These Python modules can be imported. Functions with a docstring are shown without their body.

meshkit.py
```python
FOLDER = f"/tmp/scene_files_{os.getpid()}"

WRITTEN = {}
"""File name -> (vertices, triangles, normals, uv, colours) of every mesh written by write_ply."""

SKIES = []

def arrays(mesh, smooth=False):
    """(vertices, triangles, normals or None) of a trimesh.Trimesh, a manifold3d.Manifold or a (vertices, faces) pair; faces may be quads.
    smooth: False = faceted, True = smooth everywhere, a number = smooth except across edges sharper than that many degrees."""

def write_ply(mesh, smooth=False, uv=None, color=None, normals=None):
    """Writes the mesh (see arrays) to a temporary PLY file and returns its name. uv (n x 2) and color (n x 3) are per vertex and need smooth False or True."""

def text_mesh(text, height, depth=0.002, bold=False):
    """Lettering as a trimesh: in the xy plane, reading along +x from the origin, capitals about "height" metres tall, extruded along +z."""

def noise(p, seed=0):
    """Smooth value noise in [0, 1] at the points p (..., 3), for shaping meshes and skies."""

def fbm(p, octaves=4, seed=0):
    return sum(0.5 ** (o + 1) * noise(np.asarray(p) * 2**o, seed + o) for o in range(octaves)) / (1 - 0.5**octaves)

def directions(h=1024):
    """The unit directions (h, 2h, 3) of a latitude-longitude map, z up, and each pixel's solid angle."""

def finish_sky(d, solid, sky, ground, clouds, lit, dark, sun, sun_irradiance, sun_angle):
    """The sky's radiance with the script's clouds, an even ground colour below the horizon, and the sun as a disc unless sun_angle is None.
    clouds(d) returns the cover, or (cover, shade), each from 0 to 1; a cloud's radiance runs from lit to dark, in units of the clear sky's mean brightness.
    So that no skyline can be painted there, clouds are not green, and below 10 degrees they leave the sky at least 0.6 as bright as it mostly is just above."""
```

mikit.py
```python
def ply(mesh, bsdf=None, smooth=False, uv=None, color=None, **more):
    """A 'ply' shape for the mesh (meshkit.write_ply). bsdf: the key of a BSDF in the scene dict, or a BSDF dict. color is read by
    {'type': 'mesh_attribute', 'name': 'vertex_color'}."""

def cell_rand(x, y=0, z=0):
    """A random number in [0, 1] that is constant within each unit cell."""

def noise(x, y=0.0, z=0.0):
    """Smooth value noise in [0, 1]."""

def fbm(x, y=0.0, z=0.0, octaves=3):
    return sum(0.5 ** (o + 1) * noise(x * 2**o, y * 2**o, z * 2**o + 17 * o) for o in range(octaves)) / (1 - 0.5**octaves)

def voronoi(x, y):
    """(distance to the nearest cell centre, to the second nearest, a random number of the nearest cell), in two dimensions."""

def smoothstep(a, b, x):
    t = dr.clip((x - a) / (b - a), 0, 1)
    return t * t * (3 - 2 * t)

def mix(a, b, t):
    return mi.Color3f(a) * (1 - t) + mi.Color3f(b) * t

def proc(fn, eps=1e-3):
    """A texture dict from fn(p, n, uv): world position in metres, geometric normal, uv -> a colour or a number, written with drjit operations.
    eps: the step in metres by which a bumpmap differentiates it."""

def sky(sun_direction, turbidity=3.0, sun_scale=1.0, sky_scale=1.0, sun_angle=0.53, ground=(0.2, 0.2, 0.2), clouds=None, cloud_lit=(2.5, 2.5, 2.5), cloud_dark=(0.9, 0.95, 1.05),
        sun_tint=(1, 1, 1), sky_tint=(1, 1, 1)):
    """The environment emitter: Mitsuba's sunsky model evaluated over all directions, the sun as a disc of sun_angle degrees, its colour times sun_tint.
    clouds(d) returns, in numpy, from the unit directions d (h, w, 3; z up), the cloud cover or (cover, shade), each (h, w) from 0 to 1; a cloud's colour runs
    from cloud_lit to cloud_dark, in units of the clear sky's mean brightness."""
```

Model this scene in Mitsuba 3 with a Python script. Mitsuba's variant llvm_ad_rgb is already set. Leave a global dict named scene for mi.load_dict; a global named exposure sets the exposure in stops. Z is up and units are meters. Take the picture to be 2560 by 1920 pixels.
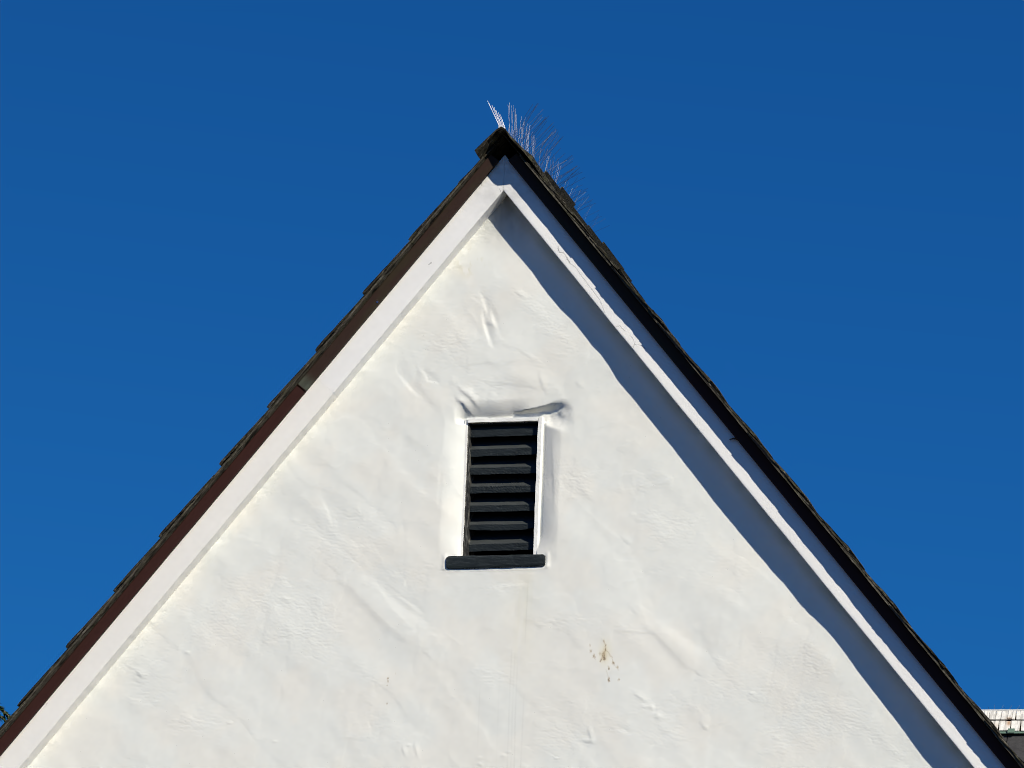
import math, random
import numpy as np, trimesh, drjit as dr, mitsuba as mi
import mikit, meshkit
from mikit import fbm, noise, smoothstep, mix, proc, cell_rand

T = mi.ScalarTransform4f
random.seed(7)
rng = np.random.default_rng(7)
scene, labels = {'type': 'scene'}, {}

# ------------------------------------------------------------------ camera, sky, exposure
CAM = np.array([4.27508, -16.21692, 2.03333])
VIEW = np.array([-0.24303063, 0.9333689, 0.26411855])
UP = np.array([0.02881685, -0.26521471, 0.96375866])
scene['sensor'] = {
    'type': 'perspective', 'fov': 14.0, 'fov_axis': 'x', 'near_clip': 0.5, 'far_clip': 2000.0,
    'to_world': T().look_at(origin=CAM.tolist(), target=(CAM + VIEW * 10).tolist(), up=UP.tolist()),
    'film': {'type': 'hdrfilm', 'width': 1024, 'height': 768},
    'sampler': {'type': 'independent', 'sample_count': 128},
}
SUN = (1.34, -1.0, 1.37)
scene['sky'] = mikit.sky(SUN, turbidity=2.0, sky_scale=0.325, sky_tint=(0.13, 0.86, 1.76), sun_tint=(0.92, 1.045, 1.225), ground=(0.03, 0.03, 0.028))
exposure = 2.08

# ------------------------------------------------------------------ frame of the gable
ALPHA = math.radians(50.9137)
CA, SA, TA = math.cos(ALPHA), math.sin(ALPHA), math.tan(ALPHA)
ZA = 7.45            # lower front edge of the bargeboards at the apex
TB = 0.068           # bargeboard thickness in front of the wall
WB = 0.100           # bargeboard width
ND = 0.144           # top of the drip edge
UE = 4.15            # length of a rake
YB = 9.5             # back of the house


def P(s, u, n, y):
    """Along the rake u, outwards n, depth y (side s: -1 left, 1 right)."""
    u, n, y = np.broadcast_arrays(np.asarray(u, float), np.asarray(n, float), np.asarray(y, float))
    return np.stack([s * (u * CA + n * SA), y, ZA - u * SA + n * CA], -1)


def tag(key, label=None, category=None, group=None, kind=None):
    e = {k: v for k, v in dict(label=label, category=category, group=group, kind=kind).items() if v}
    labels[key] = e


def numbered(name):
    if name not in scene and name not in labels:
        return name
    k = 1
    while f'{name}_{k:03d}' in scene or f'{name}_{k:03d}' in labels:
        k += 1
    return f'{name}_{k:03d}'


def add(name, mesh, bsdf, smooth=False, parent=None, label=None, **kw):
    key = numbered(f'{parent}__{name}' if parent else name)
    scene[key] = mikit.ply(mesh, bsdf, smooth=smooth, **kw)
    if label:
        labels[key] = {'label': label}
    return key


def fix(mesh):
    if mesh.volume < 0:
        mesh.invert()
    return mesh


def box_uvn(s, u0, u1, n0, n1, y0, y1):
    """A plain block in the rake frame."""
    m = trimesh.creation.box()
    v = m.vertices + 0.5
    q = P(s, u0 + (u1 - u0) * v[:, 0], n0 + (n1 - n0) * v[:, 2], y0 + (y1 - y0) * v[:, 1])
    return fix(trimesh.Trimesh(q, m.faces, process=False))


def box(x0, x1, y0, y1, z0, z1):
    m = trimesh.creation.box(extents=(x1 - x0, y1 - y0, z1 - z0))
    m.apply_translation(((x0 + x1) / 2, (y0 + y1) / 2, (z0 + z1) / 2))
    return m


def grid_box(nx, ny, nz):
    """Unit box with subdivided faces, vertices shared, centred on .5"""
    idx, verts, faces = {}, [], []

    def vid(i, j, k):
        if (i, j, k) not in idx:
            idx[i, j, k] = len(verts)
            verts.append((i / nx, j / ny, k / nz))
        return idx[i, j, k]

    def quad(a, b, c, d):
        faces.append((a, b, c)); faces.append((a, c, d))
    for i in range(nx):
        for j in range(ny):
            for k, f in ((0, 1), (nz, 0)):
                q = [vid(i, j, k), vid(i + 1, j, k), vid(i + 1, j + 1, k), vid(i, j + 1, k)]
                quad(*(q[::-1] if f else q))
    for i in range(nx):
        for k in range(nz):
            for j, f in ((0, 0), (ny, 1)):
                q = [vid(i, j, k), vid(i + 1, j, k), vid(i + 1, j, k + 1), vid(i, j, k + 1)]
                quad(*(q[::-1] if f else q))
    for j in range(ny):
        for k in range(nz):
            for i, f in ((0, 1), (nx, 0)):
                q = [vid(i, j, k), vid(i, j + 1, k), vid(i, j + 1, k + 1), vid(i, j, k + 1)]
                quad(*(q[::-1] if f else q))
    return np.array(verts), np.array(faces)


GB = {}


def gbox(nx, ny, nz):
    if (nx, ny, nz) not in GB:
        GB[nx, ny, nz] = grid_box(nx, ny, nz)
    v, f = GB[nx, ny, nz]
    return v.copy(), f


# ------------------------------------------------------------------ materials
def seg_dist(a, b, pts):
    """Distance in (a, b) to a polyline."""
    best = mi.Float(9)
    for (x0, y0), (x1, y1) in zip(pts[:-1], pts[1:]):
        dx, dy = x1 - x0, y1 - y0
        t = dr.clip(((a - x0) * dx + (b - y0) * dy) / (dx * dx + dy * dy), 0, 1)
        best = dr.minimum(best, dr.sqrt(dr.square(a - x0 - t * dx) + dr.square(b - y0 - t * dy)))
    return best


RUST = [(0.482, 5.524, .004, .5), (0.4895, 5.507, .0035, .8), (0.4894, 5.490, .006, .45), (0.478, 5.470, .009, .5), (0.487, 5.462, .012, .5),
        (0.4835, 5.450, .007, .75), (0.4717, 5.4404, .004, 1.3), (0.486, 5.4474, .004, 1.3), (0.5251, 5.4302, .0042, 1.2), (0.5065, 5.4132, .004, 1.2), (0.507, 5.4075, .003, 1.0),
        (0.5427, 5.4104, .0035, .9), (0.4235, 5.5083, .003, .6), (0.4278, 5.4838, .0045, 1.0), (0.4421, 5.461, .0038, 1.2), (0.447, 5.452, .003, .7), (0.5081, 5.3609, .0042, 1.4),
        (0.5497, 5.3619, .0036, 1.0), (0.4659, 5.4717, .0035, .7), (-0.4263, 5.3816, .003, 1.3), (-0.4255, 5.3685, .0028, 1.2), (-0.428, 5.352, .002, .7), (-0.4256, 5.2766, .0025, 1.0), (-0.395, 5.4006, .002, .8)]
RUST_LINES = [([(0.482, 5.524), (0.4895, 5.507), (0.4894, 5.49), (0.480, 5.47), (0.4740, 5.445)], .42), ([(0.4894, 5.49), (0.487, 5.462), (0.485, 5.450)], .5), ([(0.5251, 5.43), (0.536, 5.418), (0.545, 5.40)], .25), ([(0.4894, 5.4906), (0.5045, 5.4712), (0.5172, 5.4518), (0.5251, 5.4302)], .5), ([(0.4945, 5.405), (0.5005, 5.385), (0.506, 5.364)], .25)]
STREAKS = [(0.152, 5.80, 5.52, .5), (0.093, 5.52, 4.7, .55), (-0.033, 5.36, 5.10, .5), (0.122, 5.45, 4.7, .6), (0.152, 5.32, 4.7, .7), (0.108, 5.50, 4.9, .4), (0.048, 5.4, 4.9, .2)]


def wall_color(p, n, uv):
    x, z = p.x, p.z
    dz = ZA - z
    nl = (-x) * SA - dz * CA          # inside distance to each board is -n
    nr = x * SA - dz * CA
    big = fbm(x * 1.7, z * 1.7, 3.0, octaves=3)
    fine = fbm(x * 40, z * 40, p.y * 40, octaves=3)
    c = mix((0.765, 0.775, 0.745), (0.815, 0.818, 0.785), big)
    tone = fbm(x * 5 + z * 3, z * 5 - x * 3, 8.0, octaves=3)
    c = mix(c * mi.Color3f(.985, 1.0, 1.005), c * mi.Color3f(1.01, 1.0, .985), smoothstep(.35, .65, tone))
    c = c * (0.975 + 0.05 * fine)
    # cream tint along the left board, where old paint shows
    warm = smoothstep(-0.10, -0.01, nl) * (0.45 + 0.75 * noise(x * 9, z * 9)) * smoothstep(1.9, 0.2, dz)
    c = mix(c, c * mi.Color3f(1.0, 0.985, 0.93), dr.clip(warm * .15, 0, 1))
    # soot under the apex
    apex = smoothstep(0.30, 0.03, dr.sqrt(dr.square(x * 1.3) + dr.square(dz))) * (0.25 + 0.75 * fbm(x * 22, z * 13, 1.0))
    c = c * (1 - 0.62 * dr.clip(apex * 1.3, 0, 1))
    smear = dr.exp(-dr.square((x + 0.155) / 0.05) - dr.square((z - 7.16) / 0.05)) * smoothstep(0.42, 0.68, fbm(x * 34 + z * 20, z * 14 - x * 30, 5.0))
    c = mix(c, c * mi.Color3f(.86, .82, .70), dr.clip(smear * 1.1, 0, 1))
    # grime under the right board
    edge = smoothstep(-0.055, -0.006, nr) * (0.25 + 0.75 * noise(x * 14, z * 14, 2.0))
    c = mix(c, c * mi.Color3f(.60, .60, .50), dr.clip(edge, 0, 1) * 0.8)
    r = mi.Float(0)
    jx = x + 0.004 * (noise(x * 160, z * 160, 4.0) - .5)
    jz = z + 0.010 * (noise(x * 120, z * 70, 9.0) - .5)
    for (a, b, w, k) in RUST:
        r = r + k * dr.exp(-dr.square((jx - a) / w) - dr.square((jz - b) / (w * 1.5)))
    for pts, k in RUST_LINES:
        r = r + k * dr.exp(-dr.square(seg_dist(jx, jz, pts) / 0.0026))
    halo = dr.exp(-dr.square((x - .488) / .022) - dr.square((z - 5.472) / .045))
    c = mix(c, c * mi.Color3f(.98, .93, .76), halo * .9)
    c = mix(c, (0.34, 0.22, 0.085), dr.clip(r * .62, 0, .62))
    c = mix(c, (0.13, 0.10, 0.07), smoothstep(.9, 1.5, r) * .6)
    k = mi.Float(0)
    for (a, z1, z0, q) in STREAKS:
        xx = x + 0.004 * (noise(z * 4, a * 50) - .5)
        k = k + q * dr.exp(-dr.square((xx - a) / 0.0032)) * smoothstep(z1, z1 - .06, z) * smoothstep(z0 - .04, z0 + .06, z)
    c = c * (1 - 0.10 * k * (0.4 + noise(z * 14, x * 60)))
    under = smoothstep(5.84, 5.80, z) * smoothstep(5.25, 5.78, z) * dr.exp(-dr.square((x - .13) / .06)) * fbm(x * 55, z * 4, 2.0)
    c = mix(c, c * mi.Color3f(.97, .93, .80), dr.clip(under * .6, 0, 1))
    return c


CRACK_R = [[(0.3548, 0.0281), (0.3753, 0.017), (0.3917, 0.0304), (0.42, 0.0283)], [(0.4217, 0.0249), (0.4511, 0.0241), (0.4708, 0.0307), (0.5016, 0.0289), (0.55, .0262), (0.5998, 0.0251), (0.638, 0.024), (0.6596, 0.0225), (0.7001, 0.011), (0.7159, 0.0054)],
           [(0.7915, 0.0056), (0.8048, 0.0209), (0.8338, 0.0202)], [(0.8681, 0.0281), (0.8895, 0.0266), (0.9079, 0.019), (0.9295, 0.0386), (0.9504, 0.0418)], [(.905, .019), (.915, .004)]]
CRACK_L = [[(0.0502, 0.1004), (0.0325, 0.0974), (0.0224, 0.1017)], [(0.040, .088), (0.0325, .0974)], [(.4400, .0440), (.4269, .0413)], [(2.8800, .0916), (2.8713, .0917)], [(.0040, .0190), (.0118, .0045)]]


def board_color(p, n, uv):
    x, dz = p.x, ZA - p.z
    s = dr.select(x < 0, -1.0, 1.0)
    u, nn = s * x * CA + dz * SA, s * x * SA - dz * CA
    big = fbm(u * 3, nn * 12, s * 5.0, octaves=3)
    c = mix((0.85, 0.85, 0.845), (0.89, 0.888, 0.882), big)
    c = c * (0.985 + 0.03 * fbm(u * 60, nn * 60, p.y * 60))
    seam = smoothstep(1.10, 1.12, u) * dr.select(x < 0, 1.0, 0.0)
    c = mix(c, c * mi.Color3f(1.0, .985, .955), seam)
    ju, jn = u + .003 * (noise(u * 220, nn * 220) - .5), nn + .003 * (noise(u * 180, nn * 180, 3.0) - .5)
    d1, d2 = mi.Float(9), mi.Float(9)
    for pts in CRACK_R:
        d1 = dr.minimum(d1, seg_dist(ju, jn, pts))
    for pts in CRACK_L:
        d2 = dr.minimum(d2, seg_dist(ju, jn, pts))
    d = dr.select(x < 0, d2, d1)
    wide = 0.0009 + 0.0012 * smoothstep(.5, .8, noise(u * 25, nn * 25, 7.0))
    k = smoothstep(wide * 1.6, wide * .5, d)
    c = mix(c, (0.10, 0.10, 0.10), k * .55)
    dirt = smoothstep(.90, .25, fbm(u * 11, nn * 30, 3.0)) * 0.02
    top = smoothstep(.2, .02, u) * fbm(u * 40, nn * 40, 8.0) * .25
    return c * (1 - dirt - top)


def drip_color(p, n, uv):
    x, dz = p.x, ZA - p.z
    s = dr.select(x < 0, -1.0, 1.0)
    u, nn = s * x * CA + dz * SA, s * x * SA - dz * CA
    f = fbm(u * 7, nn * 30, s * 3.0, octaves=4)
    lower = smoothstep(1.175, 1.18, u)
    c = mix(mix((0.036, 0.028, 0.018), (0.036, 0.022, 0.018), smoothstep(.35, .65, f)), mix((0.036, 0.0145, 0.012), (0.043, 0.017, 0.015), f), dr.clip(lower * .9 + .1, 0, 1))
    pat = smoothstep(1.105, 1.165, u + .03 * (f - .5)) * (1 - lower) * dr.select(x < 0, 1.0, 0.0)
    c = mix(c, mix((0.12, 0.15, 0.12), (0.055, 0.07, 0.055), fbm(u * 60, nn * 60, 1.0)), pat * .6)
    moss = smoothstep(.5, .75, fbm(u * 5 + 9, nn * 55, 2.0)) * smoothstep(.112, .14, nn) * (1 - lower)
    c = mix(c, (0.05, 0.053, 0.03), moss * .7)
    return c * (.85 + .3 * fbm(u * 90, nn * 200, 4.0))


def shingle_fn(a, b, seed):
    def f(p, n, uv):
        u = dr.abs(p.x) * CA + (ZA - p.z) * SA
        w = dr.abs(p.x) * SA - (ZA - p.z) * CA
        g = fbm(u * 14, w * 420 + seed, p.y * 160, octaves=3)
        c = mix(a, b, smoothstep(.3, .72, g))
        li = smoothstep(.56, .72, fbm(p.x * 32 + seed, p.y * 32, p.z * 32))
        c = mix(c, (0.060, 0.060, 0.032), li * .5)
        pale = smoothstep(.58, .74, fbm(u * 55 + seed, w * 260, p.y * 120, octaves=2))
        c = mix(c, (0.155, 0.145, 0.125), pale * .55)
        dark = smoothstep(.60, .70, fbm(u * 24, w * 520 + seed * 3, p.y * 60, octaves=2))
        return c * (1 - .75 * dark) * (.55 + .9 * noise(p.x * 150, p.y * 150, p.z * 150))
    return f


def vent_fn(p, n, uv):
    g = fbm(p.x * 30, p.y * 300, p.z * 260, octaves=3)
    worn = smoothstep(.52, .75, g)
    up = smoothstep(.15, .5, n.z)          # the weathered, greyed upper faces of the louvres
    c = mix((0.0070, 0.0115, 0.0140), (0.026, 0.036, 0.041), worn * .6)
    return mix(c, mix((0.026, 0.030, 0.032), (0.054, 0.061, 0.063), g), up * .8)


def sill_fn(p, n, uv):
    g = fbm(p.x * 38, p.y * 90, p.z * 420, octaves=3)
    h = noise(p.x * 260, p.y * 260, p.z * 500)
    return mix((0.0075, 0.0125, 0.0155), (0.044, 0.056, 0.062), smoothstep(.52, .72, g) * (.35 + .65 * h) + smoothstep(.9, 1.0, h) * .5)


def jamb_fn(p, n, uv):
    g = fbm(p.x * 220, p.y * 60, p.z * 26, octaves=3)
    return mix((0.018, 0.018, 0.018), (0.13, 0.128, 0.115), smoothstep(.45, .75, g))


def white_strip_fn(p, n, uv):
    g = fbm(p.x * 30, p.y * 30, p.z * 12, octaves=3)
    c = mix((0.56, 0.55, 0.53), (0.70, 0.69, 0.67), smoothstep(.3, .6, g))
    c = c * (1 - .28 * smoothstep(.60, .75, noise(p.x * 130, p.z * 9, 3.0)))
    rust = dr.exp(-dr.square((p.x - 1.352) / .012) - dr.square((p.z - 6.316) / .022)) + .5 * dr.exp(-dr.square((p.x - 1.352) / .018) - dr.square((p.z - 6.345) / .008))
    rust = rust + .3 * smoothstep(.62, .8, fbm(p.x * 18, p.z * 10, 6.0))
    return mix(c, (0.33, 0.17, 0.06), dr.clip(rust * .8, 0, .8))


def ground_fn(p, n, uv):
    g = fbm(p.x * .6, p.y * .6, 0.0, octaves=4)
    return mix((0.026, 0.023, 0.016), (0.044, 0.038, 0.027), g) * (.85 + .3 * noise(p.x * 30, p.y * 30))


def leaf_fn(p, n, uv):
    return mix((0.018, 0.040, 0.010), (0.055, 0.085, 0.022), noise(p.x * 25, p.y * 25, p.z * 25))


def bark_fn(p, n, uv):
    return mix((0.05, 0.04, 0.03), (0.11, 0.09, 0.07), fbm(p.x * 30, p.y * 30, p.z * 6))


def grain(k, e):
    return proc(lambda p, n, uv: fbm(p.x * k, p.y * k, p.z * k, octaves=3), e)


def mat(name, color, rough=.7, bump=None, spec=.3, **kw):
    b = {'type': 'principled', 'base_color': proc(color) if callable(color) else {'type': 'rgb', 'value': list(color)}, 'roughness': rough, 'specular': spec, **kw}
    if bump:
        b = {'type': 'bumpmap', 'arbitrary': bump[0], 'scale': bump[1], 'bsdf': b}
    scene[name] = {'type': 'twosided', 'bsdf': b}


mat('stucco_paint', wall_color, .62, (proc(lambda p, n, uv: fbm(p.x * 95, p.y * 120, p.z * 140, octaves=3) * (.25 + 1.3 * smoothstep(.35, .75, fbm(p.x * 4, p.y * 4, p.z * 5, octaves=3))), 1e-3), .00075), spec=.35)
mat('board_paint', board_color, .5, (grain(150, 1e-3), .0005), spec=.4)
mat('drip_metal', drip_color, .6, spec=.12)
mat('casing_paint', (.82, .82, .80), .55, (grain(120, 1e-3), .0012), spec=.35)
mat('shake_a', shingle_fn((.016, .014, .010), (.048, .042, .032), 1.0), .9, spec=.15)
mat('shake_b', shingle_fn((.034, .031, .024), (.105, .096, .076), 5.0), .9, spec=.15)
mat('shake_c', shingle_fn((.012, .011, .008), (.040, .036, .026), 9.0), .9, spec=.15)
mat('asphalt_shingle', lambda p, n, uv: mix((.030, .030, .033), (.062, .062, .066), fbm(p.x * 40, p.y * 40, p.z * 40)) * (.7 + .6 * noise(p.x * 260, p.y * 260, p.z * 260)), .95, spec=.1)
mat('deck_wood', (.06, .05, .04), .9)
mat('vent_paint', vent_fn, .55, (grain(190, 8e-4), .003), spec=.35)
mat('sill_paint', sill_fn, .6, (grain(190, 8e-4), .003), spec=.3)
mat('jamb_wood', jamb_fn, .7, (grain(160, 1e-3), .003))
mat('void_dark', (.004, .004, .004), 1.0, spec=0.0)
mat('white_strip', white_strip_fn, .6)
mat('green_copper', (.10, .16, .13), .6)
mat('ground_mat', ground_fn, .95)
mat('bark', bark_fn, .9)
mat('rusty_iron', (.05, .03, .02), .7)
mat('clear_plastic', (.62, .64, .66), .35, spec=.5)
scene['leaf'] = {'type': 'twosided', 'bsdf': {'type': 'principled', 'base_color': proc(leaf_fn), 'roughness': .45, 'specular': .4}}
scene['steel_wire'] = {'type': 'twosided', 'bsdf': {'type': 'roughconductor', 'material': 'Al', 'alpha': .22, 'specular_reflectance': {'type': 'rgb', 'value': [.50, .50, .53]}}}
scene['dull_wire'] = {'type': 'twosided', 'bsdf': {'type': 'roughconductor', 'material': 'Al', 'alpha': .30, 'specular_reflectance': {'type': 'rgb', 'value': [.34, .36, .40]}}}

# ------------------------------------------------------------------ ground
v = np.array([[-400, -400, 0], [400, -400, 0], [400, 400, 0], [-400, 400, 0]], float)
scene['ground'] = mikit.ply(trimesh.Trimesh(v, [[0, 1, 2], [0, 2, 3]], process=False), 'ground_mat')
tag('ground', kind='structure')

# ------------------------------------------------------------------ the house: gable wall with hand-trowelled relief
tag('gable_house', 'whitewashed stucco gable with dark slatted vent, white bargeboards and brown shake roof', 'house')
H = 'gable_house'

VX0, VX1, VZ0, VZ1 = -0.1355, 0.1665, 5.890, 6.4645      # the vent's opening
CX0, CX1, CZ1 = VX0 - 0.0135, VX1 + 0.0165, VZ1 + 0.0165   # outside of its casing

WAVE = np.array([[0.0521, 0.0011], [0.2, -0.0005], [0.34, -0.0018], [0.47, 0.0023], [0.55, 0.0018], [0.62, -0.002], [0.66, -0.0031], [0.77, -0.0017], [0.82, -0.0037], [0.88, -0.0017], [0.95, 0.0034], [1.03, 0.0027],
                 [1.19, 0.0019], [1.34, 0.001], [1.63, 0.0057], [1.94, 0.0036], [2.02, 0.003], [2.09, 0.0002], [2.19, 0.0009], [2.26, -0.0012], [2.35, -0.0074], [2.42, -0.009], [2.48, -0.0091], [2.57, -0.0052], [2.83, -0.0014],
                 [2.92, 0.0004], [3.0, 0.0022], [3.06, 0.0009], [3.4, -.001], [4.2, 0]])

# trowel marks: polyline (x, z), amplitude towards the viewer (m), half width (m)
CREASES = [
    ([(-0.0502, 6.9508), (-0.0294, 6.8863), (-0.0192, 6.8677)], -.0022, .0065),
    ([(-0.0838, 6.9257), (-0.0775, 6.8976), (-0.0617, 6.8499), (-0.0442, 6.8023)], -.0038, .0075),
    ([(-0.1017, 7.0244), (-0.0869, 7.0029), (-0.0699, 6.9673), (-0.0628, 6.9215)], -.0020, .0065),
    ([(-0.0775, 6.8976), (-0.045, 6.888), (-0.0192, 6.8677)], .0016, .008),
    ([(-0.418, 6.6573), (-0.385, 6.622), (-0.3504, 6.5874)], -.0022, .010),
    ([(-0.325, 6.6806), (-0.3063, 6.6504), (-0.2817, 6.6427)], -.0022, .008),
    ([(-0.45, 6.74), (-0.445, 6.69), (-0.418, 6.657)], -.0009, .008),
    ([(-0.1709, 6.6047), (-0.1339, 6.588), (-0.1085, 6.5578), (-0.0971, 6.5333)], .0030, .0062),
    ([(-0.1795, 6.5634), (-0.151, 6.5418), (-0.1309, 6.5153), (-0.1215, 6.4977)], .0040, .0066),
    ([(0.6303, 5.6186), (0.7583, 5.5006), (0.8468, 5.4103)], .0026, .030),
    ([(0.70, 5.62), (0.83, 5.53), (0.93, 5.47)], -.0020, .035),
    ([(-0.6357, 5.8031), (-0.4367, 5.6133), (-0.2982, 5.5052)], .0024, .032),
    ([(-0.55, 5.84), (-0.36, 5.67), (-0.20, 5.58)], -.0020, .035),
    ([(0.55, 5.56), (0.62, 5.585), (0.70, 5.55)], .0010, .012),
    ([(0.62, 5.30), (0.66, 5.275)], .0016, .006), ([(0.68, 5.245), (0.70, 5.24)], .0018, .006), ([(0.70, 5.21), (0.73, 5.20)], .0016, .007),
    ([(0.55, 5.165), (0.60, 5.14)], -.0012, .006), ([(0.40, 5.115), (0.455, 5.105)], .0018, .005), ([(0.43, 5.16), (0.445, 5.11)], .0018, .005),
    ([(0.90, 5.17), (0.92, 5.155)], .0018, .006), ([(-0.35, 5.09), (-0.34, 5.06)], .0018, .005), ([(-0.30, 5.10), (-0.285, 5.05)], .0014, .005),
    ([(0.02, 5.76), (0.06, 5.775), (0.16, 5.77)], -.0010, .006), ([(0.55, 5.95), (0.575, 5.93)], .0012, .006), ([(-0.9, 5.72), (-0.86, 5.71)], .0013, .006),
    ([(-1.52, 5.42), (-1.49, 5.40)], .0018, .007), ([(-1.62, 5.60), (-1.595, 5.60)], .0022, .010), ([(0.33, 6.62), (0.35, 6.60)], .0012, .006),
    ([(0.06, 7.02), (0.085, 7.0)], .0014, .005), ([(0.23, 6.37), (0.255, 6.16), (0.25, 6.08)], .0016, .010), ([(-0.235, 6.32), (-0.24, 6.12)], -.0014, .010),
    ([(-0.03, 6.63), (0.05, 6.66), (0.13, 6.64), (0.17, 6.60)], .0018, .014), ([(0.17, 6.66), (0.19, 6.60)], .0016, .008),
    ([(0.02, 6.80), (0.10, 6.775), (0.14, 6.73)], .0012, .016), ([(-0.15, 6.71), (-0.10, 6.735), (0.0, 6.72)], .0010, .016),
    ([(0.36, 6.18), (0.40, 6.13)], .0012, .014), ([(-0.75, 6.16), (-0.70, 6.08), (-0.69, 6.02)], -.0012, .014),
]
CHIPS = [(0.022 * 0 + x, z) for x, z in [(-0.02, 5.02), (0.66, 5.25), (-0.325, 5.10), (0.078, 5.055), (0.10, 5.07), (-0.02, 5.045), (1.1, 5.3), (1.2, 5.12), (-1.1, 5.2), (-0.9, 5.12), (0.3, 5.04), (-1.3, 5.5)]]


def ss(a, b, x):
    t = np.clip((x - a) / (b - a), 0, 1)
    return t * t * (3 - 2 * t)


def pdist(x, z, pts):
    best = np.full(x.shape, 9.0)
    for (x0, z0), (x1, z1) in zip(pts[:-1], pts[1:]):
        dx, dz = x1 - x0, z1 - z0
        t = np.clip(((x - x0) * dx + (z - z0) * dz) / (dx * dx + dz * dz), 0, 1)
        best = np.minimum(best, np.hypot(x - x0 - t * dx, z - z0 - t * dz))
    return best


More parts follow.
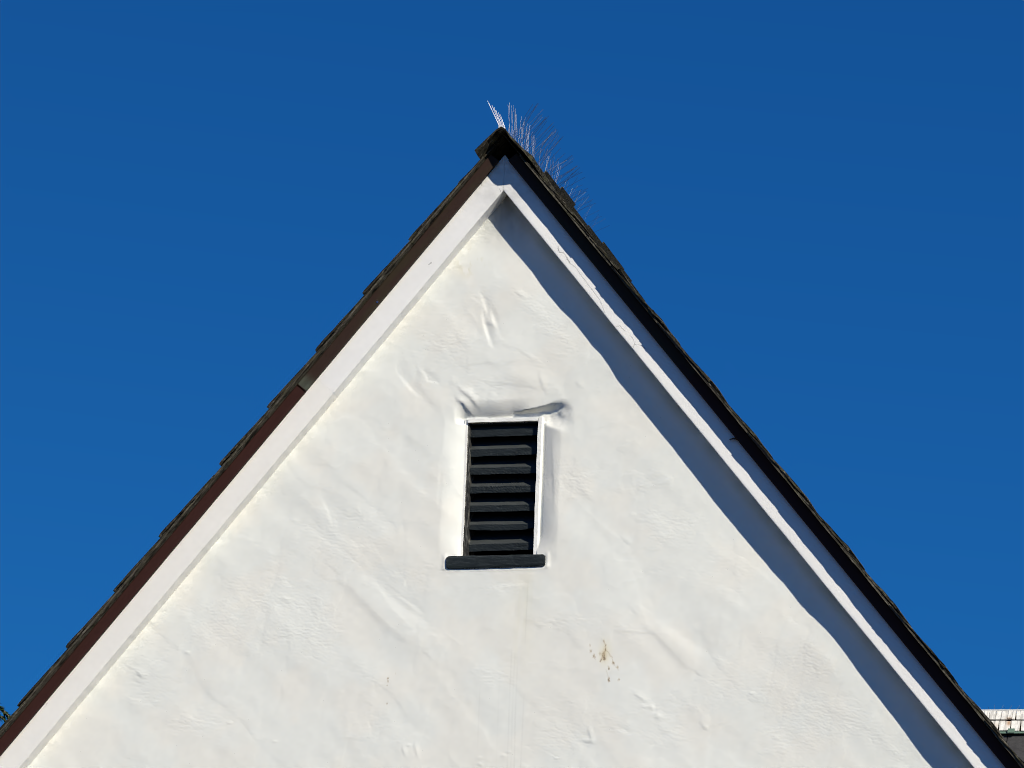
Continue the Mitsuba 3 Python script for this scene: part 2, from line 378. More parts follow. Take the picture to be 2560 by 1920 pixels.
def wall_depth(x, z):
    """Depth y of the plaster (positive: further in)."""
    def f3(sx, sz, seed, octs):
        return meshkit.fbm(np.stack([x * sx, z * sz, np.zeros_like(x) + seed * 3.7], -1), octs, seed) - .5
    a, b = (x + z) * .7071, (x - z) * .7071      # b runs along the trowel strokes, down to the right
    h = 0.012 * f3(1.6, 1.6, 3, 3)
    # measured along the shadow line
    u, n = x * CA + (ZA - z) * SA, x * SA - (ZA - z) * CA
    prof = np.interp(u, WAVE[:, 0], WAVE[:, 1])
    near = np.exp(-((n + .130) / .16) ** 2)
    far = meshkit.fbm(np.stack([x * 1.3, z * 1.3, np.zeros_like(x) + 11.1], -1), 3, 3) - .5
    h = h * (1 - near) + prof * near
    st = meshkit.fbm(np.stack([a * 9.0, b * 2.6, np.zeros_like(x) + 1.0], -1), 2, 21) - .5
    h += 0.0038 * st
    c, d = a * .5 + b * .866, b * .5 - a * .866
    st2 = meshkit.fbm(np.stack([c * 16.0, d * 4.0, np.zeros_like(x) + 5.0], -1), 2, 33) - .5
    h += 0.0011 * st2
    h += 0.0008 * f3(22, 22, 8, 3) * (.4 + 1.2 * (meshkit.noise(np.stack([x * 2, z * 2, 0 * x], -1), 5)))
    # laps where one trowel stroke ends over another
    for (p, q, k1, k2, sd, thr, w, amp) in ((a, b, 3.2, 1.3, 51, .50, .010, .00060), (x, z, 3.6, 4.6, 52, .57, .009, .00050), (c, d, 6.5, 2.4, 53, .44, .014, .00045), (b, a, 7.0, 5.0, 54, .60, .016, .00035)):
        n3 = meshkit.fbm(np.stack([p * k1, q * k2, np.zeros_like(x) + sd * 1.3], -1), 4, sd)
        h -= .8 * amp * ss(thr - w, thr + w, n3)
    # gritty filler along the left bargeboard
    nl = -x * SA - (ZA - z) * CA
    grit = meshkit.fbm(np.stack([x * 30, z * 46, 0 * x + 4.0], -1), 3, 55) - .5
    h -= .0024 * grit * np.exp(-((nl + .012) / .022) ** 2) + .0008 * ss(-.05, -.03, nl)
    for pts, amp, w in CREASES:
        pa = np.array(pts)
        m = (x > pa[:, 0].min() - 8 * w) & (x < pa[:, 0].max() + 8 * w) & (z > pa[:, 1].min() - 8 * w) & (z < pa[:, 1].max() + 8 * w)
        if m.any():
            dd = pdist(x[m], z[m], pts)
            (xa, za), (xb, zb) = pts[0], pts[-1]
            side = (x[m] - xa) * (zb - za) - (z[m] - za) * (xb - xa)
            ww = np.where(side > 0, w * .75, w * 2.6)
            along = ((x[m] - xa) * (xb - xa) + (z[m] - za) * (zb - za)) / ((xb - xa) ** 2 + (zb - za) ** 2)
            h[m] -= amp * np.exp(-(dd / ww) ** 2) * (.45 + .55 * np.sin(np.clip(along, 0, 1) * np.pi))
    for (px, pz) in CHIPS:
        m = (np.abs(x - px) < .03) & (np.abs(z - pz) < .03)
        h[m] -= .0016 * np.exp(-((x[m] - px + z[m] - pz) / .009) ** 2 - ((z[m] - pz) / .0045) ** 2)
    # plaster splayed back to the vent
    jl = .010 * (meshkit.noise(np.stack([0 * x, z * 9, 0 * x], -1), 61) - .5)
    dl, drr, dt = CX0 - x + jl, x - CX1 + jl, z - CZ1 + .008 * (meshkit.noise(np.stack([x * 12, 0 * x, 0 * x], -1), 62) - .5)
    low = ss(VZ0 - .02, VZ0 + .10, z)
    inx = ss(CX0 - .055, CX0 + .0, x) * ss(CX1 + .075, CX1 + .01, x)
    inz = ss(CZ1 + .055, CZ1 - .03, z)
    left = np.where(dl > -.02, np.clip(1 - np.maximum(dl, 0) / .085, 0, 1), 0)
    right = np.where(drr > -.02, np.clip(1 - np.maximum(drr, 0) / .090, 0, 1), 0)
    top = np.where(dt > -.02, np.clip(1 - np.maximum(dt, 0) / .075, 0, 1), 0)
    sm = lambda q: q * (.35 + .65 * q)
    f = np.maximum.reduce([.023 * sm(left) * inz * (.4 + .6 * low), .031 * sm(right) * inz * (.35 + .65 * low), .032 * sm(top) * inx * (1 - .85 * ss(.04, .14, x) * ss(CZ1 + .004, CZ1 + .014, z))])
    inside = (dl < 0) & (drr < 0) & (dt < 0) & (z > VZ0 - .03)
    f = np.where(inside, .024, f) * ss(VZ0 - .058, VZ0 - .028, z)
    # deep hollow at the upper right corner, under a sharp lip
    ragged = meshkit.fbm(np.stack([x * 30, z * 30, 0 * x], -1), 3, 63) - .5
    edge = 6.497 + .10 * np.clip(x - .05, 0, .10) + (.005 + .006 * ss(.14, .2, x)) * ragged
    soft = .006 + .040 * ss(.13, .27, x)
    lip = ss(edge + soft, edge, z) * ss(6.40, 6.485, z) * ss(-.14, .20, x + .03 * ragged) * ss(.325, .20, x + .03 * ragged)
    f = np.maximum(f, (.036 + (.006 + .006 * ss(.14, .2, x)) * ragged) * lip)
    groove = np.exp(-((x - CX1 - .006) / .006) ** 2) * ss(5.9, 6.0, z) * ss(6.49, 6.46, z)
    h += f + .004 * groove
    # raised lips of plaster round the sill
    for cx, w in ((-0.2045, .009), (0.2315, .009)):
        h -= .0035 * np.exp(-((x - cx) / w) ** 2) * ss(5.828, 5.84, z) * ss(5.91, 5.885, z)
    h -= .0012 * np.exp(-((z - 5.831) / .005) ** 2) * ss(-.215, -.19, x) * ss(.24, .22, x)
    return h * ss(4.02, 4.2, z)


STEP = .005
xs = np.arange(-2.45, 2.4501, STEP)
zs = np.arange(4.0, 7.48, STEP)
X, Z = np.meshgrid(xs, zs)
Nn = np.abs(X) * SA - (ZA - Z) * CA
keep_v = Nn < .032 + STEP
quad_ok = keep_v[:-1, :-1] & keep_v[1:, :-1] & keep_v[:-1, 1:] & keep_v[1:, 1:]
xc, zc = (X[:-1, :-1] + X[1:, 1:]) / 2, (Z[:-1, :-1] + Z[1:, 1:]) / 2
quad_ok &= ~((xc > VX0 - .008) & (xc < VX1 + .010) & (zc > 5.852) & (zc < VZ1 + .010))
ids = np.arange(X.size).reshape(X.shape)
q = np.stack([ids[:-1, :-1], ids[:-1, 1:], ids[1:, 1:], ids[1:, :-1]], -1)[quad_ok]
used = np.unique(q)
remap = np.full(X.size, -1); remap[used] = np.arange(len(used))
xv, zv = X.ravel()[used], Z.ravel()[used]
yv = wall_depth(xv, zv)
q = remap[q]
tri = np.vstack([q[:, [0, 1, 2]], q[:, [0, 2, 3]]])
add('gable_wall', trimesh.Trimesh(np.stack([xv, yv, zv], -1), tri, process=False), 'stucco_paint', True, H)
add('lower_wall', box(-2.45, 2.45, 0.0, .2, -.05, 3.999), 'stucco_paint', False, H)
add('side_wall', box(-2.45, -2.25, .201, YB - .2, -.05, 4.5), 'stucco_paint', False, H)
add('side_wall', box(2.25, 2.45, .201, YB - .2, -.05, 4.5), 'stucco_paint', False, H)
bk = trimesh.creation.extrude_polygon(__import__('shapely').Polygon([(-2.249, -.05), (2.249, -.05), (2.249, 4.6), (0, 7.4), (-2.249, 4.6)]), .2)
bk.apply_transform(trimesh.transformations.rotation_matrix(math.pi / 2, [1, 0, 0]))
bk.apply_translation((0, YB - .2, 0))
add('back_wall', bk, 'stucco_paint', False, H)

# ------------------------------------------------------------------ bargeboards, drip edges


def loft(s, u0, u1, ring, step, wob_n=0.0, wob_y=0.0, seed=0, mitre=False, gap=.0005):
    """Sweep a closed ring of (n, y) along the rake."""
    ring = np.asarray(ring, float)
    k = max(2, int((u1 - u0) / step) + 1)
    w = np.linspace(0, 1, k)
    start = (-ring[:, 0] * TA + gap) if mitre else np.full(len(ring), u0)
    U = start[None, :] + (u1 - start[None, :]) * w[:, None]
    N = np.broadcast_to(ring[None, :, 0], U.shape).copy()
    Y = np.broadcast_to(ring[None, :, 1], U.shape).copy()
    qn = meshkit.fbm(np.stack([U * 5, np.sign(N - ring[:, 0].mean()) * 4 + 9 + 0 * U, 0 * U + seed], -1), 4, seed + 2) - .5
    qf = meshkit.fbm(np.stack([U * 40, N * 40, 0 * U + seed], -1), 2, seed + 3) - .5
    qy = meshkit.fbm(np.stack([U * 4, N * 25, 0 * U + seed * 2.3], -1), 4, seed + 4) - .5
    N += wob_n * (qn + .35 * qf)
    Y += np.where(Y < ring[:, 1].mean(), wob_y * (qy + .25 * qf), 0)
    V = P(s, U, N, Y).reshape(-1, 3)
    m = len(ring)
    i, j = np.meshgrid(np.arange(k - 1), np.arange(m), indexing='ij')
    a, b = i * m + j, i * m + (j + 1) % m
    F = np.vstack([np.stack([a, b, b + m], -1).reshape(-1, 3), np.stack([a, b + m, a + m], -1).reshape(-1, 3)])
    for base, flip in ((0, 1), ((k - 1) * m, 0)):
        cap = np.array([[base, base + t, base + t + 1] for t in range(1, m - 1)])
        F = np.vstack([F, cap[:, ::-1] if flip else cap])
    return fix(trimesh.Trimesh(V, F, process=False))


def rect_ring(n0, n1, y0, y1, r=.003, k=16):
    """Rounded front edges, front face (y0) subdivided across n."""
    pts = []
    for a in (180, 225, 270):
        pts.append((n0 + r + r * math.cos(math.radians(a)), y0 + r + r * math.sin(math.radians(a))))
    for t in np.linspace(0, 1, k + 2)[1:-1]:
        pts.append((n0 + r + (n1 - n0 - 2 * r) * t, y0))
    for a in (270, 315, 360):
        pts.append((n1 - r + r * math.cos(math.radians(a)), y0 + r + r * math.sin(math.radians(a))))
    pts += [(n1, y1), (n0, y1)]
    return pts


ring = rect_ring(0, WB, -TB, .05)
add('bargeboard', loft(-1, 0, 1.1105, ring, .006, .0026, .0016, 1, True), 'board_paint', 35, H)
add('bargeboard', loft(-1, 1.1109, UE, rect_ring(.001, WB, -TB + .0012, .05), .007, .0030, .0016, 5), 'board_paint', 35, H)
add('bargeboard', loft(1, 0, UE, ring, .006, .0020, .0008, 9, True), 'board_paint', 35, H)

YD = -(TB + .020)
dring = lambda y, lo=.0985: [(lo, y), (lo - .003, y + .002), (lo - .003, y + .006), (lo + .001, -TB - .0005), (ND - .006, -TB - .0005), (ND - .0015, y + .012), (ND, y + .004), (ND - .004, y)]
add('drip_edge', loft(-1, -.085, 1.1795, dring(YD - .003), .03, .0008, .0010, 11), 'drip_metal', 30, H, 'weathered upper length of brown metal edging with greenish end')
add('drip_edge', loft(-1, 1.186, UE, dring(YD, .0990), .03, .0008, .0010, 12), 'drip_metal', 30, H, 'redder lower length of brown metal edging')
add('drip_edge', loft(1, -.085, UE, dring(YD), .03, .0008, .0010, 13), 'drip_metal', 30, H)

# small things fixed to the trim
nail = trimesh.creation.cylinder(.0045, .006, sections=12)
nail.apply_transform(trimesh.geometry.align_vectors([0, 0, 1], [0, -1, 0]))
nail.apply_translation(P(-1, .700, .1035, YD - .002))
add('nail_head', nail, 'steel_wire', 30, H)


def tube(pts, r, sides=8):
    pts = np.asarray(pts, float)
    rr = np.broadcast_to(r, (len(pts),))
    t = np.gradient(pts, axis=0); t /= np.linalg.norm(t, axis=1, keepdims=True)
    ref = np.where(np.abs(t[:, 2:]) < .9, [0, 0, 1.0], [1.0, 0, 0])
    a = np.cross(t, ref); a /= np.linalg.norm(a, axis=1, keepdims=True)
    b = np.cross(t, a)
    th = np.arange(sides) * 2 * np.pi / sides
    V = pts[:, None] + rr[:, None, None] * (np.cos(th)[None, :, None] * a[:, None] + np.sin(th)[None, :, None] * b[:, None])
    k = len(pts)
    i, j = np.meshgrid(np.arange(k - 1), np.arange(sides), indexing='ij')
    p, qq = i * sides + j, i * sides + (j + 1) % sides
    F = np.vstack([np.stack([p, qq, qq + sides], -1).reshape(-1, 3), np.stack([p, qq + sides, p + sides], -1).reshape(-1, 3)])
    caps = [[0, t2 + 1, t2] for t2 in range(1, sides - 1)] + [[(k - 1) * sides, (k - 1) * sides + t2, (k - 1) * sides + t2 + 1] for t2 in range(1, sides - 1)]
    return fix(trimesh.Trimesh(V.reshape(-1, 3), np.vstack([F, caps]), process=False))


add('hook', tube([P(1, 1.507, .098, -TB + .003), P(1, 1.506, .094, -TB - .012), P(1, 1.500, .086, -TB - .016), P(1, 1.494, .072, -TB - .014)], [.0035, .0045, .0035, .0022]), 'rusty_iron', 40, H)

# ------------------------------------------------------------------ roof
R = add('roof', trimesh.util.concatenate([box_uvn(s, -.085 if s > 0 else -.084, UE + .05, .1005, .1425, -TB + .002, YB + .15) for s in (-1, 1)]), 'deck_wood', False, H)
YF = -(TB + .0585)                       # front ends of the shakes
UB = {-1: [.100, .413, .712, 1.023, 1.335, 1.647, 1.755 + .28, 2.335, 2.642, 2.961, 3.27, 3.58, 3.89, 4.2],
      1: [.318, .624, .935, 1.261, 1.577, 1.877, 2.190, 2.497, 2.812, 3.115, 3.42, 3.73, 4.04, 4.22]}
UB[-1][6] = 2.040


def shake(s, butt, length, nb, th_b, nh, th_h, y0, y1, seed, ny=2, rough=1.0):
    """One split wooden shake: thick at the butt, thin at the head, ragged."""
    v, f = gbox(22, ny, 2)
    r = np.random.default_rng(seed)
    w = v[:, 0]
    U = butt - min(length, butt + .175) * (1 - w)
    lo, hi = nh + (nb - nh) * w, nh + th_h + (nb + th_b - nh - th_h) * w
    N = lo + (hi - lo) * v[:, 2]
    Y = y0 + (y1 - y0) * v[:, 1]
    k = meshkit.noise(np.stack([U * 22, v[:, 2] * 3 + seed, Y * 20], -1), seed % 97) - .5
    k2 = meshkit.noise(np.stack([U * 60, v[:, 2] * 5 + seed, Y * 60], -1), seed % 89) - .5
    N = N + (.0028 * k * (.4 + w) + .0014 * k2) * rough
    front = v[:, 1] < .01
    Y = Y + np.where(front, (.0012 * k + .0014 * k2 + (rough - 1) * .012 * np.maximum(k + .5 * k2, 0)), 0)
    U = U + np.where(w > .99, .006 * k2 + .006 * (meshkit.noise(np.stack([Y * 30, v[:, 2] * 2, 0 * Y + seed], -1), 3) - .5), 0)
    N = N - np.where((w > .99) & (v[:, 2] > .9), .003, 0)        # worn upper corner of the butt
    return fix(trimesh.Trimesh(P(s, U, N, Y), f, process=False))


MS = ['shake_a', 'shake_b', 'shake_c']
seed = 100
for s in (-1, 1):
    prev = None
    # starter strip along the rake, under everything
    for k in range(9):
        a = -.05 + k * .475
        seed += 1
        add('starter_shake', shake(s, min(a + .47, UE + .06), .475, ND, .0065 + .002 * rng.random(), ND, .006, YF + .002 + .003 * rng.random(), .25, seed), 'shake_b', False, R)
    for bu in UB[s]:
        seed += 3
        th = .0125 + .003 * rng.random()
        j = rng.random(4)
        bx = min(bu, UE + .08)
        # undercourse: butt a little higher up
        inset = .030 if bu < .2 else 0.0        # the top course lies back under the ridge cap
        add('shake', shake(s, bx - .035 - .13 * j[0], .40, ND + .0080, .0042, ND + .0035, .0035, YF + inset + .003 + .004 * j[1], .22 + .04 * j[2], seed, 2, 1.7), ['shake_b', 'shake_a'][seed % 2], False, R)
        add('shake', shake(s, bx, .345, ND + .0142, th - .0030, ND + .0050, .0035, YF + inset + .005 * (j[3] - .5), .20 + .05 * j[1], seed + 1, 2, 1.7), ['shake_a', 'shake_c'][seed % 2], False, R)
        add('shake', shake(s, bx + .012 * (j[0] - .5), .345, ND + .0080, th, ND + .0105, .004, .262 + .02 * j[1], .45 + .04 * j[3], seed + 2), MS[(seed + 2) % 3], False, R)
# the rest of the shake field, out of the photograph's sight, as one part
field = []
for s in (-1, 1):
    for bu in UB[s]:
        y = .51
        while y < YB + .1:
            wd = .14 + .16 * rng.random()
            y1 = min(y + wd, YB + .15)
            b = min(bu, UE + .08) + .02 * (rng.random() - .5)
            m = trimesh.creation.box()
            v = m.vertices + .5
            nn_ = np.where(v[:, 0] > .5, ND + .009 + .015 * v[:, 2], ND + .006 * v[:, 2] + .001)
            field.append(trimesh.Trimesh(P(s, b - .345 * (1 - v[:, 0]), nn_, y + .004 + (y1 - y - .004) * v[:, 1]), m.faces, process=False))
            y = y1
key = add('shake_field', trimesh.util.concatenate([fix(m) for m in field]), 'shake_b', False, R)
labels[key] = {'kind': 'stuff'}


# ridge caps: bent wooden caps lapped along the ridge, the foremost one sticking out in front
def cap_mesh(y0, y1, seed, lift0, lift1, front):
    if front:
        top = [(-.1082, .1525), (-.062, .1985), (-.018, .2405), (.0035, .2535), (.022, .2430), (.0456, .2105), (.0860, .1700), (.1020, .1540), (.1365, .1270)]
        bot = [(.1310, .1055), (.0965, .1475), (.0815, .1625), (.0425, .2025), (.0205, .234), (.0025, .2445), (-.016, .2330), (-.056, .1905), (-.0965, .1310)]
    else:
        top = [(-.112, .1440), (-.062, .198), (-.018, .2405), (.0, .2500), (.018, .2405), (.046, .2095), (.090, .160), (.130, .118)]
        bot = [(.121, .1010), (.080, .146), (.040, .190), (.020, .211), (.0, .2215), (-.020, .211), (-.055, .175), (-.103, .123)]
    ring = np.array(top + bot, float)
    k = 14
    ys = np.linspace(y0, y1, k)
    V = []
    for i, y in enumerate(ys):
        l = lift0 + (lift1 - lift0) * i / (k - 1)
        c = ring.copy()
        c[:, 1] += l
        nz = meshkit.noise(np.stack([c[:, 0] * 45, np.full(len(c), y * 30), c[:, 1] * 45 + seed], -1), seed) - .5
        c[:, 1] += .005 * nz
        yy = y + (.010 * nz if i in (0, k - 1) else 0)
        if front:
            yy = yy + (1 - i / (k - 1)) * .036 * ss(.094, .110, c[:, 0])
        V.append(np.stack([c[:, 0], np.broadcast_to(yy, len(c)), ZA + c[:, 1]], -1))
    V = np.array(V)
    m = len(ring)
    i, j = np.meshgrid(np.arange(k - 1), np.arange(m), indexing='ij')
    a, b = i * m + j, i * m + (j + 1) % m
    F = [np.stack([a, b, b + m], -1).reshape(-1, 3), np.stack([a, b + m, a + m], -1).reshape(-1, 3)]
    nt = len(top)
    for base, flip in ((0, 0), ((k - 1) * m, 1)):
        cap = []
        for t in range(nt - 1):
            q4 = [base + t, base + t + 1, base + m - 2 - t, base + m - 1 - t]
            cap += [[q4[0], q4[1], q4[2]], [q4[0], q4[2], q4[3]]]
        cap = np.array(cap)
        F.append(cap[:, ::-1] if flip else cap)
    return fix(trimesh.Trimesh(V.reshape(-1, 3), np.vstack(F), process=False))


y = -(TB + .092)
k = 0
while y < YB + .05:
    y1 = min(y + .42, YB + .16)
    add('ridge_cap', cap_mesh(y, y1, 40 + k, .000 if k == 0 else .010, -.014 if k == 0 else -.012, k == 0), 'shake_c' if k == 0 else MS[(k * 2 + 2) % 3], False, R, 'foremost ridge cap, jutting out over the gable' if k == 0 else None)
    y += .30 if k else .33
    k += 1

# ------------------------------------------------------------------ the louvred vent
VK = f'{H}__vent'


def block(x0, x1, y0, y1, z0, z1, nx=10, ny=2, nz=10, amp=.0015, seed=1, freq=30, taper=None):
    v, f = gbox(nx, ny, nz)
    q = np.stack([x0 + (x1 - x0) * v[:, 0], y0 + (y1 - y0) * v[:, 1], z0 + (z1 - z0) * v[:, 2]], -1)
    if taper is not None:
        q = taper(q)
    for ax in range(3):
        q[:, ax] += amp * (meshkit.fbm(q * freq + 5.3 * ax, 2, seed + ax) - .5) * 2
    return fix(trimesh.Trimesh(q, f, process=False))


lean = lambda q: q + np.stack([-.004 * (q[:, 2] - VZ0) / (VZ1 - VZ0) * (q[:, 0] > .1), 0 * q[:, 0], 0 * q[:, 0]], -1)
scene[VK] = mikit.ply(box(VX0 - .03, VX1 + .03, .150, .165, VZ0 - .03, VZ1 + .03), 'void_dark')
labels[VK] = {'label': 'dark louvred attic vent'}
YC = .0165          # face of the plaster casing
add('casing', block(CX0, VX0 - .0005, YC + .0055, .048, VZ0 - .03, CZ1, 2, 3, 60, .0026, 2, 18), 'casing_paint', 40, VK)
add('casing', block(VX1 + .0005, CX1, YC - .002, .049, VZ0 - .03, CZ1, 2, 3, 60, .0024, 3, 18), 'casing_paint', 40, VK)
add('casing', block(VX0, VX1, YC, .050, VZ1 + .0005, CZ1 + .001, 40, 3, 2, .0024, 4, 18), 'casing_paint', 40, VK)
add('jamb', block(VX0 - .0105, VX0 + .0075, .0262, .1495, VZ0 - .03, VZ1 + .010, 4, 8, 90, .0034, 5, 40, lambda q: q + np.stack([(q[:, 0] > VX0 - .008) * np.clip((VZ1 - q[:, 2]) / .57, 0, 1) * .014, 0 * q[:, 0], 0 * q[:, 0]], -1)), 'jamb_wood', False, VK)
add('jamb', block(VX1 - .002, VX1 + .0135, .0345, .1495, VZ0 - .03, VZ1 + .010, 3, 8, 50, .0012, 6, 34), 'vent_paint', False, VK)
add('head', block(VX0 + .004, VX1 - .003, .0345, .1495, VZ1 - .004, VZ1 + .012, 20, 4, 3, .0012, 7, 30), 'vent_paint', False, VK)
# louvres
SZ = [6.438, 6.355, 6.275, 6.194, 6.113, 6.032, 5.949]       # upper front edges
for i, zt in enumerate(SZ):
    v, f = gbox(40, 8, 3)
    bh = [.030, .030, .029, .028, .027, .023, .030][i]
    dep = v[:, 1] * .085
    xx = VX0 + .0035 + (VX1 - VX0 - .006) * v[:, 0]
    rise = math.tan(math.radians(39))
    zz = zt - bh * (1 - v[:, 2]) + dep * rise
    yy = .0365 + dep + (.004 if i == 5 else 0)
    q = np.stack([xx, yy, zz], -1)
    if i == 5:                     # the worn louvre, bellied along its lower edge
        q[:, 2] += np.where(v[:, 2] < .1, .009 * (2 * v[:, 0] - 1) ** 4 - .002, 0) * (1 - v[:, 1])
    tilt = [.003, .002, -.001, 0, -.001, -.002, .003][i]
    q[:, 2] += tilt * (v[:, 0] - .5)
    for ax, am in ((1, .0016), (2, .0026)):
        q[:, ax] += am * (meshkit.fbm(q * [24, 38, 38] + 9.1 * ax + i, 3, 70 + i + ax) - .5) * 2
    add('slat', fix(trimesh.Trimesh(q, f, process=False)), 'vent_paint', False, VK, 'worn slat with a bellied lower edge' if i == 5 else None)
v, f = gbox(60, 6, 8)
q = np.stack([-.1958 + .418 * v[:, 0], -.0085 + .11 * v[:, 1], 5.8365 + .0535 * v[:, 2]], -1)
cx = np.minimum(np.minimum(v[:, 0], 1 - v[:, 0]) * .418 / .010, 1)
q[:, 2] += np.where(v[:, 2] > .95, -.0055, np.where(v[:, 2] < .05, .0055, 0)) * (1 - cx) ** 2
q[:, 2] += np.where(v[:, 2] < .3, .004 * ss(.25, .9, v[:, 0]) - .001, 0)
q[:, 1] += .003 * (np.abs(v[:, 2] - .5) > .45) * (v[:, 1] < .05)
q += .0016 * 2 * np.stack([meshkit.fbm(q * 36 + 3.1 * a, 3, 90 + a) - .5 for a in range(3)], -1)
add('sill', fix(trimesh.Trimesh(q, f, process=False)), 'sill_paint', 40, VK)

# ------------------------------------------------------------------ bird spikes on the ridge
ZR = ZA + .262


def spike_strip(y0, y1, wires, label):
    key = numbered('bird_spike_strip')
    tag(key, label, 'bird spikes', 'bird spike strips along the ridge')
    add('base', box(-.009, .009, y0, y1, ZR - .014, ZR - .004), 'clear_plastic', False, key)
    for (yy, ang, ln, rad, lean_y, off) in wires:
        a = math.radians(ang)
        d = np.array([math.sin(a), lean_y, math.cos(a)])
        d /= np.linalg.norm(d)
        p0 = np.array([off, yy, ZR - .008])
        mid = p0 + d * ln * .5 + np.array([.0, .0, .0012 * (rng.random() - .5)])
        add('wire', tube([p0, mid, p0 + d * ln], rad, 6), 'steel_wire' if ang < -15 or rng.random() < .12 else 'dull_wire', True, key)
    return key


def wire_row(y0, y1, step, angs, jit, ln=.142, rad=.00062):
    out, i, yy = [], 0, y0 + step / 2
    while yy < y1:
        a = angs[i % len(angs)]
        out.append((yy, a + rng.normal() * jit, ln * ((1 if a > 25 else .84) + .05 * rng.normal()), rad * (1.1 if a > 30 else 1), .10 * rng.normal(), .006 * math.copysign(1, a - 1) * (abs(a) > 8)))
        yy += step * (.8 + .4 * rng.random()); i += 1
    return out


sheaf = [(-.145 + .024 * i, -26 + .8 * i + rng.normal() * .8, .134 - .003 * i, .00085, 0.0, -.006) for i in range(8)]
spike_strip(-.155, .13, sheaf + wire_row(-.02, .13, .008, [-4, 2, 34, 40], 3, .185), 'bird spikes at the very front of the ridge, bright wires leaning left')
spike_strip(.14, .46, wire_row(.14, .46, .0085, [-2, 36, 6, 40], 4, .178), 'second bird spike strip from the gable end, wires upright and leaning right')
spike_strip(.47, .79, wire_row(.47, .79, .010, [8, 48, 18, 56], 5, .158), 'third bird spike strip from the gable end, wires leaning right')
spike_strip(.80, 1.12, wire_row(.80, 1.12, .014, [20, 62, 33, 66], 5, .128, .00050), 'fourth bird spike strip from the gable end, wires bent low to the right')
spike_strip(1.13, 1.45, wire_row(1.13, 1.45, .032, [28, 58, 40, 66], 6, .118, .00040), 'rearmost bird spike strip showing along the roof edge, thin and faint')

# ------------------------------------------------------------------ wing behind, its ridge running off to the right
WY, WZ = 6.0, 6.365                       # its ridge
WEND = 6.2
WA = math.radians(50)
wc, ws = math.cos(WA), math.sin(WA)


def Q(x, d, n):
    """On the wing's front slope: d down the slope from the ridge, n off it."""
    x, d, n = np.broadcast_arrays(np.asarray(x, float), np.asarray(d, float), np.asarray(n, float))
    return np.stack([x, WY - d * wc - n * ws, WZ - d * ws + n * wc], -1)


def slope_block(x0, x1, d0, d1, n00, n01, n10, n11, jit=0.0, dx=(0, 0)):
    m = trimesh.creation.box()
    v = m.vertices + .5
    n = np.where(v[:, 1] > .5, n10 + (n11 - n10) * v[:, 2], n00 + (n01 - n00) * v[:, 2])
    x = x0 + (x1 - x0) * v[:, 0] + np.where(v[:, 1] > .5, dx[1], dx[0])
    return fix(trimesh.Trimesh(Q(x, d0 + (d1 - d0) * v[:, 1], n), m.faces, process=False))


WL = 2.9                                   # slope length
W = f'{H}__wing_roof'
back = trimesh.Trimesh(slope_block(.9, WEND, 0, WL, -.05, 0, -.05, 0).vertices * [1, -1, 1] + [0, 2 * WY, 0], slope_block(.9, WEND, 0, WL, -.05, 0, -.05, 0).faces, process=False)
scene[W] = mikit.ply(trimesh.util.concatenate([slope_block(.9, WEND, 0.003, WL, -.05, 0, -.05, 0), fix(back)]), 'deck_wood')
labels[W] = {'label': 'dark shingled roof of the wing behind, right edge of the photo'}
add('wing_wall', box(2.451, WEND - .25, WY - 1.75, WY - 1.55, -.05, WZ - 1.9), 'stucco_paint', False, H)
add('wing_wall', box(2.451, WEND - .25, WY + 1.55, WY + 1.75, -.05, WZ - 1.9), 'stucco_paint', False, H)
wg = trimesh.creation.extrude_polygon(__import__('shapely').Polygon([(-1.549, -.05), (1.549, -.05), (1.549, WZ - 1.9), (0, WZ - .15), (-1.549, WZ - 1.9)]), .2)
wg.apply_transform(np.array([[0, 0, 1, WEND - .451], [1, 0, 0, WY], [0, 1, 0, 0], [0, 0, 0, 1.0]]))
add('wing_gable', fix(wg), 'stucco_paint', False, H)
EX = .262
d = .16
row = 0
while d < WL:
    x = 1.15 - .13 * (row % 2)
    while x < WEND - .05:
        wd = .17 + .10 * rng.random()
        if x < 2.3 and row < 5:
            j = .012 * (rng.random() - .3)
            add('shingle', slope_block(x + .003, x + wd - .003, d - .04, d + EX + j, .001, .008, .014, .030), 'asphalt_shingle', False, W)
        x += wd
    d += EX; row += 1
far = []
d = .16
row = 0
while d < WL:
    far.append(slope_block(2.42 if row < 5 else 1.0, WEND + .02, d - .04, min(d + EX, WL), .001, .008, .014, .030))
    d += EX; row += 1
key = add('shingle_courses', trimesh.util.concatenate(far), 'asphalt_shingle', False, W)
labels[key] = {'kind': 'stuff'}
# two rows of narrow white strips along the ridge
for (d0, d1, n0, ds) in ((-.012, .066, .030, 0.0), (.070, .158, .026, .01)):
    x = 1.10 + ds
    while x < 1.95:
        wd = .016 + .020 * rng.random()
        sl = .003 * rng.normal()
        add('ridge_strip', slope_block(x, x + wd - .003, d0, d1 + .003 * rng.normal(), n0 - .006, n0 + .004 * rng.random() - .001, n0 - .004, n0 + .004 + .003 * rng.random(), dx=(0, sl)), 'white_strip', False, W)
        x += wd
key = add('ridge_strip_run', trimesh.util.concatenate([slope_block(1.951, WEND, -.012, .066, .024, .032, .026, .034), slope_block(1.951, WEND, .070, .158, .020, .028, .022, .030)]), 'white_strip', False, W)
labels[key] = {'kind': 'stuff'}
add('ridge_backing', slope_block(1.0, WEND - .01, -.008, .156, .0005, .0185, .0005, .0185), 'rusty_iron', False, W)
add('flashing', slope_block(1.0, 1.46, .1565, .180, .020, .024, .026, .031), 'green_copper', False, W)
add('flashing_clip', slope_block(1.355, 1.392, .150, .188, .031, .040, .033, .042), 'green_copper', False, W, 'greenish metal clip under the white ridge strips')
key = numbered('bird_spike_strip')
tag(key, 'bird spikes on the white ridge of the wing behind, bottom right of photo', 'bird spikes')
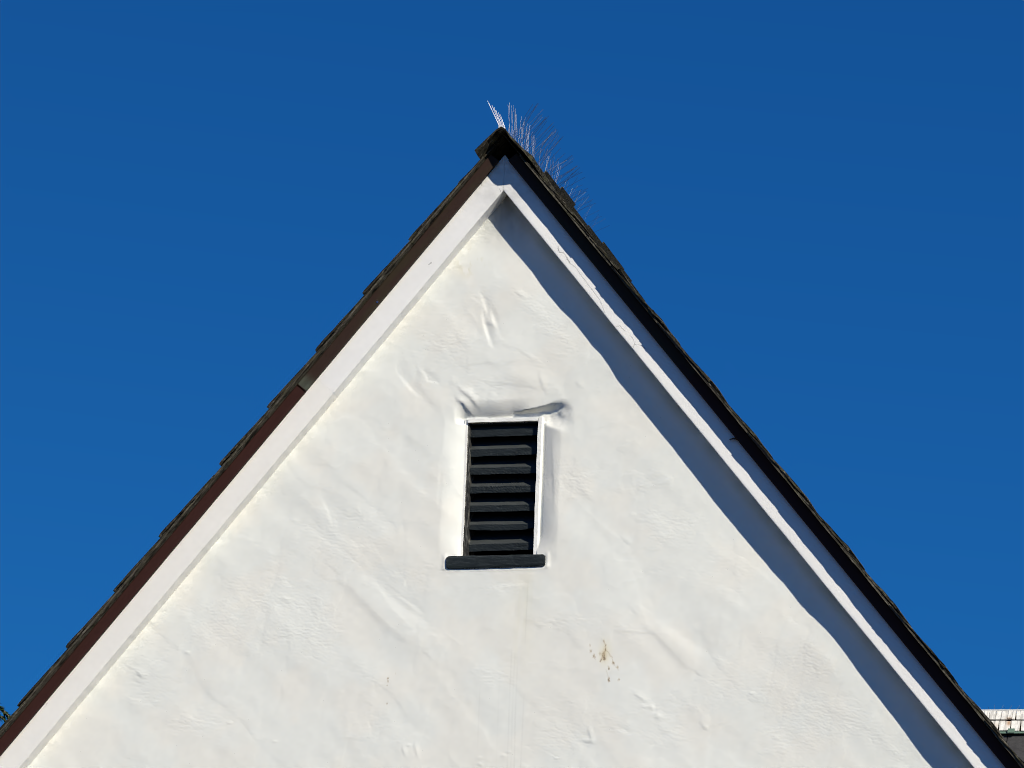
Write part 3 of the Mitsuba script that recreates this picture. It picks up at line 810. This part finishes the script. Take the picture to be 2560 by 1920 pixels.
add('base', box(1.05, 2.1, WY - .012, WY + .012, WZ + .030, WZ + .038), 'clear_plastic', False, key)
for i in range(34):
    xx = 1.08 + i * .03 + .006 * rng.normal()
    a = rng.normal() * .25
    d3 = np.array([a, [-.45, .1, .5][i % 3], .55])
    d3 /= np.linalg.norm(d3)
    p0 = np.array([xx, WY, WZ + .034])
    add('wire', tube([p0, p0 + d3 * .017, p0 + d3 * .036], .0007, 5), 'dull_wire', True, key)

# ------------------------------------------------------------------ tree behind on the left: drooping leafy shoots
tag('garden_tree', 'dark green tree whose drooping shoot tips peek past the left roof edge', 'tree')
TX, TY = -5.15, 4.6
add('trunk', tube([(TX, TY, -.1), (TX + .05, TY, 1.5), (TX - .04, TY + .03, 3.2), (TX, TY, 4.8), (TX + .03, TY, 5.9)], [.17, .14, .11, .07, .03], 12), 'bark', True, 'garden_tree')
tr = np.random.default_rng(3)
leaves, limbs = [], []
leaf_v = np.array([[0, 0, 0], [.35, .16, .04], [1, 0, 0], [.35, -.16, .04], [.4, 0, -.03]])
leaf_f = np.array([[0, 1, 4], [1, 2, 4], [2, 3, 4], [3, 0, 4]])


def shoot(pts, dens, size):
    pts = np.asarray(pts, float)
    limbs.append(tube(pts, np.linspace(.014, .004, len(pts)), 5))
    L = np.linalg.norm(np.diff(pts, axis=0), axis=1)
    cum = np.r_[0, np.cumsum(L)]
    for t in np.arange(0, cum[-1], dens):
        c = np.array([np.interp(t, cum, pts[:, a]) for a in range(3)])
        k = min(np.searchsorted(cum, t, 'right') - 1, len(L) - 1)
        ax = (pts[k + 1] - pts[k]) / L[k]
        for _ in range(3):
            rv = tr.normal(size=3); rv -= ax * (rv @ ax); rv /= np.linalg.norm(rv)
            dirv = ax * .85 + rv * .6; dirv /= np.linalg.norm(dirv)
            sd = np.cross(dirv, rv); sd /= np.linalg.norm(sd)
            up = np.cross(sd, dirv)
            M = np.stack([dirv, sd, up])
            leaves.append((leaf_v * size * (.7 + .6 * tr.random())) @ M + c)


for i in range(120):
    h = 2.6 + 3.4 * tr.random() ** .8
    az = tr.random() * 2 * math.pi
    reach = (1.45 - .22 * (h - 2.6)) * (.55 + .45 * tr.random())
    o = np.array([math.cos(az), math.sin(az), 0])
    b = np.array([TX, TY, h])
    if (b + o * reach)[0] > -3.85:
        reach = max(.2, (-3.85 - TX) / max(o[0], .05)) * .95
    shoot([b, b + o * reach * .4 + [0, 0, .18], b + o * reach * .8 + [0, 0, .10], b + o * reach + [0, 0, -.12]], .035, .12)
# the two tips that reach past the roof edge
shoot([(TX + .1, TY - .4, 6.02), (-4.2, 4.05, 6.28), (-3.85, 4.0, 6.165), (-3.71, 4.0, 6.085), (-3.645, 4.0, 6.03), (-3.60, 4.0, 5.97)], .010, .036)
shoot([(TX + .1, TY - .3, 5.9), (-4.2, 4.05, 6.20), (-3.85, 4.0, 6.11), (-3.72, 4.0, 6.050), (-3.66, 4.0, 6.005), (-3.62, 4.0, 5.95)], .010, .034)
lv = np.array(leaves)
F = (leaf_f[None] + (np.arange(len(lv)) * len(leaf_v))[:, None, None]).reshape(-1, 3)
add('limbs', trimesh.util.concatenate(limbs), 'bark', True, 'garden_tree')
key = add('crown', trimesh.Trimesh(lv.reshape(-1, 3), F, process=False), 'leaf', False, 'garden_tree')
labels[key] = {'kind': 'stuff'}
